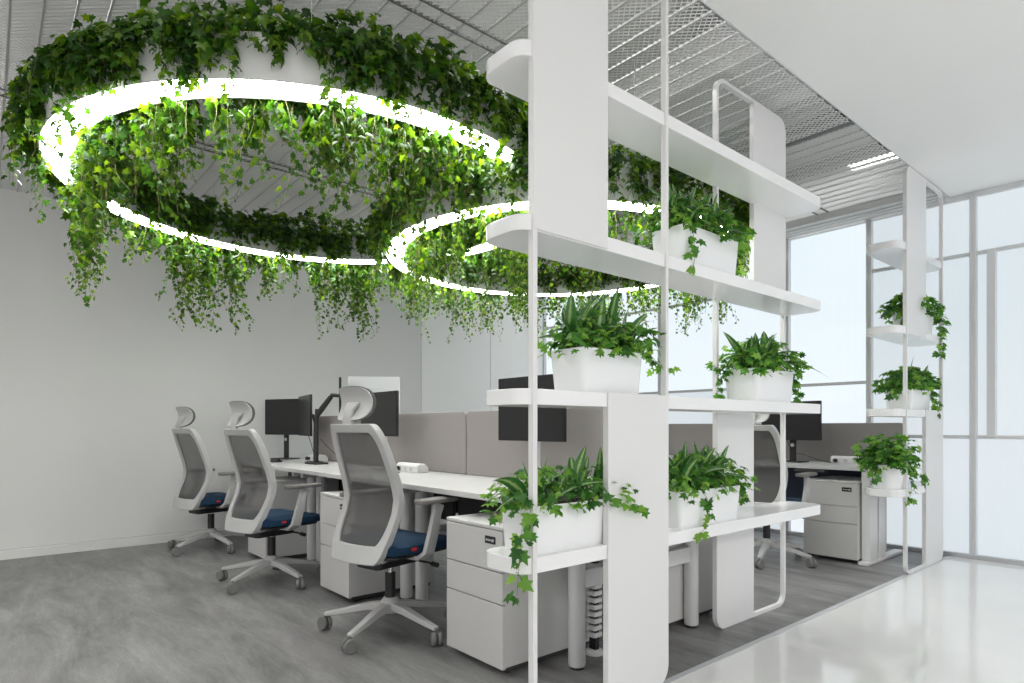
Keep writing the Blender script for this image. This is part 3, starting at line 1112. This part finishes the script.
# ------------------------------------------------------------------ office chair
def make_chair():
    root = empty('office_chair')
    # star base
    hub = MB().lathe([(.030, .095), (.048, .100), (.050, .150), (.036, .172), (.028, .176)], 28).build('base_hub', M['ch_white'], root, smooth=True)
    for k in range(5):
        a = math.radians(-3 + 72 * k)
        dx, dy = math.cos(a), math.sin(a)
        lg = MB()
        pts, prof = [], []
        for t, z, w_, h in ((.02, .135, .032, .040), (.12, .125, .027, .034), (.24, .100, .022, .026), (.345, .080, .019, .018)):
            pts.append((dx * t, dy * t, z))
            prof.append([(-w_, -h * .5), (w_, -h * .5), (w_ * .8, h * .5), (-w_ * .8, h * .5)])
        lg.sweep(pts, prof, (0, 0, 1))
        L_ = lg.build('base_leg', M['ch_white'], root, bevel=.005)
        cst = MB()
        cx_, cy_ = dx * .345, dy * .345
        b_ = a + 1.0
        ux, uy = math.cos(b_), math.sin(b_)
        mt = Matrix.Translation((cx_ - uy * 0, cy_, .034)) @ Matrix.Rotation(b_, 4, 'Z')
        for s_ in (-1, 1):
            w0 = MB().lathe([(.014, 0), (.031, .002), (.034, .006), (.034, .018), (.030, .023)], 20, (0, 0, 0), 'x')
            cst.add([mt @ Vector((s_ * (v[0] + .003), v[1], v[2])) for v in w0.v], w0.f)
        cst.tube([(cx_, cy_, .03), (cx_, cy_, .078)], .007, 8)
        cst.build('caster', M['caster'], root, smooth=True)
    MB().lathe([(.027, .16), (.027, .30), (.0275, .30)], 20).build('gas_lift', M['black'], root, smooth=True)
    MB().lathe([(.015, .23), (.015, .37)], 16).build('piston', M['chrome'], root, smooth=True)
    mch = MB().extrude(rrect(-.085, .085, -.16, .13, .03), .345, .395, 'z')
    mch.extrude(rrect(-.15, .15, -.12, .10, .03), .39, .425, 'z')
    mch.build('mechanism', M['black'], root, bevel=.008)
    lv = MB().tube([(.08, .06, .37), (.20, .07, .365), (.245, .075, .36)], .006, 8).tube([(.225, .073, .362), (.262, .077, .357)], .013, 8)
    lv.build('lever', M['black'], root, smooth=True)
    # seat: rounded cushion grown from a grid
    st = MB()
    nx, ny = 14, 14
    def sp(u, v):
        x, y = u * .245, v * .235 + .03
        k_ = (abs(u) ** 4 + abs(v) ** 4)
        sc_ = 1.0 / max(1.0, (abs(u) ** 5 + abs(v) ** 5) ** .2)
        return x * sc_, (v * .235) * sc_ + .03, k_
    for lay in (0, 1):
        for j in range(ny + 1):
            for i in range(nx + 1):
                u, v = i / nx * 2 - 1, j / ny * 2 - 1
                x, y, k_ = sp(u, v)
                e_ = min(1, max(abs(u), abs(v)) ** 6)
                if lay: z = .492 - .030 * e_ + .012 * abs(u) ** 2 - .02 * max(0, v) ** 3
                else: z = .425 + .012 * e_ - .008 * max(0, v) ** 3
                st.v.append((x, y, z))
    n1 = (nx + 1) * (ny + 1)
    for j in range(ny):
        for i in range(nx):
            a = j * (nx + 1) + i
            st.f.append((a, a + nx + 1, a + nx + 2, a + 1))
            st.f.append((n1 + a, n1 + a + 1, n1 + a + nx + 2, n1 + a + nx + 1))
    rim = [i for i in range(nx)] + [nx + j * (nx + 1) for j in range(ny)] + [n1 - 1 - i for i in range(nx)] + [(ny - j) * (nx + 1) for j in range(ny)]
    for q in range(len(rim)):
        a, b2 = rim[q], rim[(q + 1) % len(rim)]
        st.f.append((a, b2, n1 + b2, n1 + a))
    so = st.build('seat_cushion', M['blue'], root, smooth=True)
    so.data.polygons.foreach_set('use_smooth', [True] * len(so.data.polygons))
    MB().box(.236, .250, -.085, -.055, .452, .466).build('tag', M['red'], so)
    MB().extrude(rrect(-.215, .215, -.19, .24, .06), .412, .428, 'z').build('seat_pan', M['black'], root, bevel=.005)

    # back frame: closed loop following a lumbar curve
    def prof_y(z):  # side profile
        pts_ = [(.395, -.270), (.47, -.250), (.55, -.215), (.63, -.178), (.70, -.165), (.77, -.180), (.88, -.218), (1.065, -.285)]
        for (z0, y0), (z1, y1) in zip(pts_[:-1], pts_[1:]):
            if z <= z1:
                t = max(0, (z - z0) / (z1 - z0))
                pass
                return y0 + (y1 - y0) * t
        return pts_[-1][1]
    def half_w(z):
        t = (z - .40) / .69
        return .186 + .024 * math.sin(PI * min(1, max(0, t)) ** .8) - .012 * t
    loop0 = rrect(-1, 1, 0, 1, .2, 8)
    loop = []
    for (a0, b0), (a1, b1) in zip(loop0, loop0[1:] + loop0[:1]):
        m_ = max(1, int(abs(b1 - b0) / .04), int(abs(a1 - a0) / .2))
        loop += [(a0 + (a1 - a0) * q / m_, b0 + (b1 - b0) * q / m_) for q in range(m_)]
    def place(a, b2, zlo, zhi, inset):
        z = zlo + (zhi - zlo) * b2
        w_ = half_w(z) - inset
        curve = .035 * (a * a)            # the sides wrap forward a little
        return Vector((a * w_, prof_y(z) + curve, z))
    K = len(loop)
    fr = MB()
    def rings():
        for (a, b2) in loop:
            zc = b2
            low = max(0, 1 - b2 / .16)
            top_in = .034 if b2 > .8 else .030
            o_ = place(a, b2, .395, 1.065, 0)
            # inner edge
            ai = a
            i_ = place(a, b2, .395 + .085, 1.065 - .044, .040)
            yield o_, i_
    for o_, i_ in rings():
        dpt = .042
        fr.v += [tuple(o_ + Vector((0, -.004, 0))), tuple(i_ + Vector((0, -.004, 0))), tuple(i_ + Vector((0, dpt * .6, 0))), tuple(o_ + Vector((0, dpt, 0)))]
    for i in range(K):
        j = (i + 1) % K
        for q in range(4):
            q2 = (q + 1) % 4
            fr.f.append((i * 4 + q, i * 4 + q2, j * 4 + q2, j * 4 + q))
    fo = fr.build('back_frame', M['ch_white'], root, bevel=.007)
    # lower shell joining frame and mechanism
    sh = MB()
    rows = []
    for t, z, y, w_ in ((0, .455, -.222, .160), (.33, .415, -.232, .165), (.66, .392, -.19, .155), (1, .388, -.10, .12)):
        row = []
        for k_ in range(9):
            a = k_ / 8 * 2 - 1
            row.append((a * w_, y + .035 * a * a * (1 - t), z + .012 * a * a * t))
        rows.append(row)
    for off in (0, 1):
        for row in rows:
            sh.v += [(x, y + (.016 if off else -.006) , z + (.012 if off else -.004)) for x, y, z in row]
    nr = 9
    for i in range(3):
        for k_ in range(8):
            a = i * nr + k_
            sh.f.append((a, a + 1, a + nr + 1, a + nr))
            sh.f.append((36 + a, 36 + a + nr, 36 + a + nr + 1, 36 + a + 1))
    bd = list(range(9)) + [17, 26] + list(range(35, 26, -1)) + [18, 9]
    for q in range(len(bd)):
        a, b2 = bd[q], bd[(q + 1) % len(bd)]
        sh.f.append((a, 36 + a, 36 + b2, b2))
    sh.build('back_shell', M['ch_white'], root, smooth=True)
    # net
    net = MB()
    nu, nv = 10, 22
    for j in range(nv + 1):
        for i in range(nu + 1):
            a, b2 = i / nu * 2 - 1, j / nv
            p = place(a * .99, b2, .470, 1.034, .030)
            net.v.append(tuple(p + Vector((0, .012, 0))))
    for j in range(nv):
        for i in range(nu):
            a = j * (nu + 1) + i
            net.f.append((a, a + 1, a + nu + 2, a + nu + 1))
    no = net.build('back_net', M['net'], root, smooth=True)
    # lumbar band
    lb = MB()
    for off in (0, .008):
        for z in (.555, .562):
            for k_ in range(9):
                a = k_ / 8 * 2 - 1
                lb.v.append((a * (half_w(z) - .03), prof_y(z) + .035 * a * a + .014 + off, z))
    for k_ in range(8):
        lb.f += [(k_, k_ + 1, 9 + k_ + 1, 9 + k_), (18 + k_, 27 + k_, 27 + k_ + 1, 18 + k_ + 1),
                 (k_, 18 + k_, 18 + k_ + 1, k_ + 1), (9 + k_, 9 + k_ + 1, 27 + k_ + 1, 27 + k_)]
    lb.build('lumbar_bar', M['ch_grey'], root)
    # neck and headrest
    nk = MB().sweep([(0, -.262, 1.035), (0, -.272, 1.085), (0, -.262, 1.13), (0, -.235, 1.168)],
                    [[(-.040, -.010), (.040, -.010), (.040, .010), (-.040, .010)],
                     [(-.030, -.010), (.030, -.010), (.030, .010), (-.030, .010)],
                     [(-.030, -.009), (.030, -.009), (.030, .009), (-.030, .009)],
                     [(-.045, -.006), (.045, -.006), (.045, .006), (-.045, .006)]], (0, 1, 0))
    nk.build('neck', M['ch_white'], root, bevel=.004)
    for nm, y_off, th, grow, mt_ in (('headrest_shell', 0, .010, 0.0, M['ch_white']), ('headrest_pad', .012, .014, .003, M['ch_grey'])):
        hd = MB()
        lp = []
        nu, nv = 12, 8
        for lay in (0, 1):
            for j in range(nv + 1):
                for i in range(nu + 1):
                    u, v = i / nu * 2 - 1, j / nv * 2 - 1
                    sc_ = 1.0 / max(1.0, (abs(u) ** 4 + abs(v) ** 4) ** .25)
                    x, z = u * sc_ * (.112 + grow), v * sc_ * (.080 + grow)
                    y = -.235 + .020 * (x / .13) ** 2 - .042 * ((z - .005) / .08) ** 2 + y_off + (th if lay else 0)
                    hd.v.append((x, y, 1.163 + z))
        n1 = (nu + 1) * (nv + 1)
        for j in range(nv):
            for i in range(nu):
                a = j * (nu + 1) + i
                hd.f.append((a, a + nu + 1, a + nu + 2, a + 1))
                hd.f.append((n1 + a, n1 + a + 1, n1 + a + nu + 2, n1 + a + nu + 1))
        rim = [i for i in range(nu)] + [nu + j * (nu + 1) for j in range(nv)] + [n1 - 1 - i for i in range(nu)] + [(nv - j) * (nu + 1) for j in range(nv)]
        for q in range(len(rim)):
            a, b2 = rim[q], rim[(q + 1) % len(rim)]
            hd.f.append((a, b2, n1 + b2, n1 + a))
        hd.build(nm, mt_, root, smooth=True)
    # arms
    for s_ in (-1, 1):
        ar = MB()
        ar.sweep([(s_ * .15, -.01, .405), (s_ * .235, -.012, .408), (s_ * .278, -.006, .435), (s_ * .290, .010, .52), (s_ * .292, .035, .62), (s_ * .285, .055, .672)],
                 [[(-.030, -.010), (.030, -.010), (.030, .010), (-.030, .010)],
                  [(-.032, -.011), (.032, -.011), (.032, .011), (-.032, .011)],
                  [(-.036, -.012), (.036, -.012), (.036, .012), (-.036, .012)],
                  [(-.030, -.012), (.030, -.012), (.030, .012), (-.030, .012)],
                  [(-.026, -.012), (.026, -.012), (.026, .012), (-.026, .012)],
                  [(-.034, -.014), (.034, -.014), (.034, .014), (-.034, .014)]],
                 [Vector((0, 0, 1)), Vector((0, 0, 1)), Vector((-s_ * .7, 0, .7)), Vector((-s_, 0, 0)), Vector((-s_, 0, 0)), Vector((-s_, 0, 0))])
        ao = ar.build('armrest', M['ch_white'], root, bevel=.004)
        MB().extrude(rrect(s_ * .283 - .043, s_ * .283 + .043, -.085, .185, .035), .676, .700, 'z').build('arm_pad', M['arm_pad'], ao, bevel=.008)
    return root


chair0 = make_chair()
chairs = [((-2.845, 1.60), math.radians(13), 'white and grey mesh office chair nearest the camera, high headrest and blue seat', None),
          ((-4.29, 1.50), math.radians(14), 'middle one of the three office chairs at the long bench desk, white headrest', None),
          ((-5.77, 1.50), math.radians(14), 'mesh office chair standing closest to the left wall', None),
          ((-2.42, 4.70), math.radians(4), 'office chair by the glass wall, seen between the looped frame bars', None)]
for i, (p, rz, lab, _) in enumerate(chairs):
    o = chair0 if i == 0 else copy_tree(chair0)
    o.location = (p[0], p[1], 0)
    o.rotation_euler = (0, 0, rz)
    if i in (1, 2):            # these two are set a little lower
        for ch in o.children:
            if not ch.name.startswith(('base_', 'caster', 'gas_lift', 'piston')):
                ch.location.z -= .028
    tag(o, lab, 'chair', 'mesh office chairs with headrests')


# ------------------------------------------------------------------ monitors and desk things
def monitor(label, cx, cy, zb, w_, h, rz, mode='stand', back='black', base=None, zdesk=DZ):
    """screen centre line at (cx, cy), facing -Y turned by rz"""
    root = tag(empty('monitor', (cx, cy, zdesk), rz), label, 'monitor')
    z0 = zb - zdesk
    bk_ = M['silver'] if back == 'silver' else M['black']
    MB().extrude(rrect(-w_ / 2, w_ / 2, z0, z0 + h, .006, 3), 0, .018, 'y').build('housing', bk_, root, bevel=.003)
    MB().box(-w_ / 2 + .006, w_ / 2 - .006, -.0025, .001, z0 + .014, z0 + h - .006).build('screen', M['screen'], root)
    MB().extrude(rrect(-w_ * .22, w_ * .22, z0 + h * .2, z0 + h * .8, .02), .016, .042, 'y').build('back_bulge', bk_, root, bevel=.006)
    if mode == 'stand':
        MB().box(-.028, .028, .045, .062, .008, z0 + h * .55).build('stand_column', M['silver'] if back == 'silver' else M['black'], root, bevel=.004)
        MB().lathe([(.016, 0), (.016, .004)], 20, (0, .040, z0 - .045), 'y').build('cable_hole_ring', M['silver'], root)
        MB().extrude(rrect(-.115, .115, -.05, .13, .02), .0, .010, 'z').build('stand_base', M['black'], root, bevel=.003)
    elif mode == 'thin':
        for s_ in (-.02, .02):
            MB().tube([(s_, .055, .0), (s_, .055, z0 + h * .5)], .008, 10).build('stand_post', M['alu'], root, smooth=True)
        MB().extrude(rrect(-.09, .09, -.01, .12, .02), .0, .008, 'z').build('stand_base', M['alu'], root, bevel=.003)
    elif mode == 'arm':
        ax, ay, alen = base
        pole = MB().tube([(ax, ay, .01), (ax, ay, .34)], .016, 14).build('arm_pole', M['black'], root, smooth=True)
        MB().extrude(rrect(ax - .09, ax + .09, ay - .055, ay + .055, .015), 0, .014, 'z').build('arm_base', M['black'], root, bevel=.003)
        zm = z0 + h * .5
        MB().tube([(ax, ay, min(.33, zm)), (ax * .5, ay * .6 + .03, zm), (0, .05, zm), (0, .02, zm)], .012, 10).build('arm', M['black'], root, smooth=True)
    return root


monitor('dark flat monitor standing closest to the left wall on the bench desk', -6.00, 2.20, .975, .46, .345, math.radians(24), 'stand')
monitor('dark monitor seen almost edge-on beside the black pole mount', -5.50, 2.215, .970, .54, .365, math.radians(-11.3), 'arm', base=(.33, .03, 0))
monitor('dark monitor half hidden behind the nearest headrest', -4.00, 2.15, .985, .53, .315, math.radians(0), 'thin')
monitor('dark monitor behind the front bar of the shelving unit, top showing above the shelf', -2.44, 2.20, .975, .52, .345, 0, 'thin')
monitor('dark monitor on the desk by the glass wall', -2.575, 5.42, .935, .53, .34, 0, 'stand')
# silver-backed monitor of the facing desk, turned towards us
monitor('large pale silver monitor rising behind the nearest headrest', -5.035, 2.67, 1.03, .46, .47, math.radians(55) + PI, 'stand', back='silver')

# monitor on a jointed arm, edge-on
root = tag(empty('arm_mounted_monitor', (-5.02, 2.13, DZ)), 'black jointed monitor arm holding a thin monitor edge-on above the bench desk', 'monitor')
MB().tube([(0, 0, .0), (0, 0, .46)], .015, 14).build('pole', M['black'], root, smooth=True)
MB().extrude(rrect(-.12, .10, -.06, .06, .015), 0, .014, 'z').build('base_plate', M['black'], root, bevel=.003)
MB().tube([(0, 0, .40), (.03, .03, .46), (.08, .09, .565)], [.020, .024, .020], 12).build('lower_arm', M['black'], root, smooth=True)
MB().tube([(.08, .09, .575), (.11, .11, .575), (.15, .16, .565)], [.018, .016, .012], 12).build('upper_arm', M['black'], root, smooth=True)
mt = Matrix.Translation((.125, .150, .42)) @ Matrix.Rotation(math.radians(155), 4, 'Z')
sc_ = MB()
sc_.box(-.24, .24, -.010, .010, 0, .29, mt)
sc_.build('screen', M['black'], root, bevel=.004)

# computer mouse, power boxes, cables
def mouse(x, y, lab):
    o = MB()
    nu, nv = 12, 8
    for j in range(nv + 1):
        for i in range(nu):
            a = 2 * PI * i / nu
            rr = math.cos(j / nv * PI / 2)
            o.v.append((.030 * rr * math.cos(a), .055 * rr * math.sin(a), .034 * math.sin(j / nv * PI / 2) * (1 - .15 * math.sin(a))))
    for j in range(nv):
        for i in range(nu):
            i2 = (i + 1) % nu
            o.f.append((j * nu + i, j * nu + i2, (j + 1) * nu + i2, (j + 1) * nu + i))
    o.f.append(tuple(range(nu))[::-1])
    m_ = o.build('computer_mouse', M['black'], None, smooth=True)
    m_.location = (x, y, DZ)
    tag(m_, lab, 'mouse')


mouse(-5.52, 1.97, 'small black computer mouse on the bench desk in front of the wall-side monitor')


def power_box(x, y, rz, lab, L=.26):
    root = tag(empty('power_box', (x, y, DZ), rz), lab, 'power strip')
    pr = [(-.045, 0), (.045, 0), (.045, .035), (.020, .062), (-.030, .062), (-.045, .045)]
    MB().extrude(pr, -L / 2, L / 2, 'x').build('housing', M['white'], root, bevel=.006)
    for q in range(3):
        MB().lathe([(.016, 0), (.016, .003)], 20, (-L / 2 + .05 + q * .075, -.0465, .024), 'y').build('socket', M['ped'], root)
    pl = MB().lathe([(.013, 0), (.017, .012), (.012, .035)], 14, (-L / 2 + .05, -.085, .026), 'y').build('plug', M['black'], root, smooth=True)
    return root


power_box(-3.70, 2.25, 0, 'white power box on the bench desk beside the nearest headrest', .28)
power_box(-5.42, 2.31, 0, 'white power box behind the black pole mount on the bench desk', .24)
power_box(-2.13, 2.26, 0, 'white power box on the bench desk behind the variegated leaves', .2)
power_box(-2.14, 5.60, 0, 'long white power box on the desk by the glass wall', .30)


def cable(pts, lab, r_=.003):
    p = [Vector(q) for q in pts]
    out = []
    for i in range(len(p) - 1):
        p0, p1, p2, p3 = p[max(i - 1, 0)], p[i], p[i + 1], p[min(i + 2, len(p) - 1)]
        for k in range(8):
            t = k / 8
            out.append(.5 * ((2 * p1) + (-p0 + p2) * t + (2 * p0 - 5 * p1 + 4 * p2 - p3) * t * t + (-p0 + 3 * p1 - 3 * p2 + p3) * t ** 3))
    out.append(p[-1])
    tag(MB().tube(out, r_, 6).build('cable', M['black'], None, smooth=True), lab, 'cable')


cable([(-3.98, 2.18, 1.00), (-3.97, 2.24, .86), (-3.90, 2.22, .77), (-3.83, 2.15, .745), (-3.72, 2.10, .745), (-3.66, 2.13, .745)], 'black cable looping from the half-hidden monitor to the white power box')
cable([(-5.50, 2.24, 1.02), (-5.44, 2.26, .88), (-5.38, 2.26, .80), (-5.30, 2.24, .765)], 'black cable hanging from the edge-on monitor')
cable([(-5.02, 2.16, .95), (-4.85, 2.20, .84), (-4.66, 2.22, .77), (-4.50, 2.20, .745)], 'black cable running down from the pole mount along the desk')
cable([(-2.64, 5.46, 1.0), (-2.62, 5.55, .84), (-2.50, 5.56, .80), (-2.36, 5.54, .76), (-2.28, 5.55, .745)], 'black cable behind the monitor by the glass wall')

# flexible cable spine under the end of the bench desk
root = tag(empty('cable_spine', (-1.945, 2.16, 0)), 'ribbed white cable spine hanging under the end of the bench desk', 'cable riser')
sp_ = MB()
for q in range(18):
    z = .08 + q * .032
    sp_.extrude(rrect(-.028, .028, -.03, .03, .012), z, z + .021, 'z')
sp_.build('ribs', M['white'], root, bevel=.003)
MB().box(-.020, .020, -.014, .014, .02, .70).build('core', M['black'], root, bevel=.003)
MB().lathe([(.045, 0), (.045, .012), (.03, .022)], 24).build('foot_plate', M['white'], root, smooth=True)
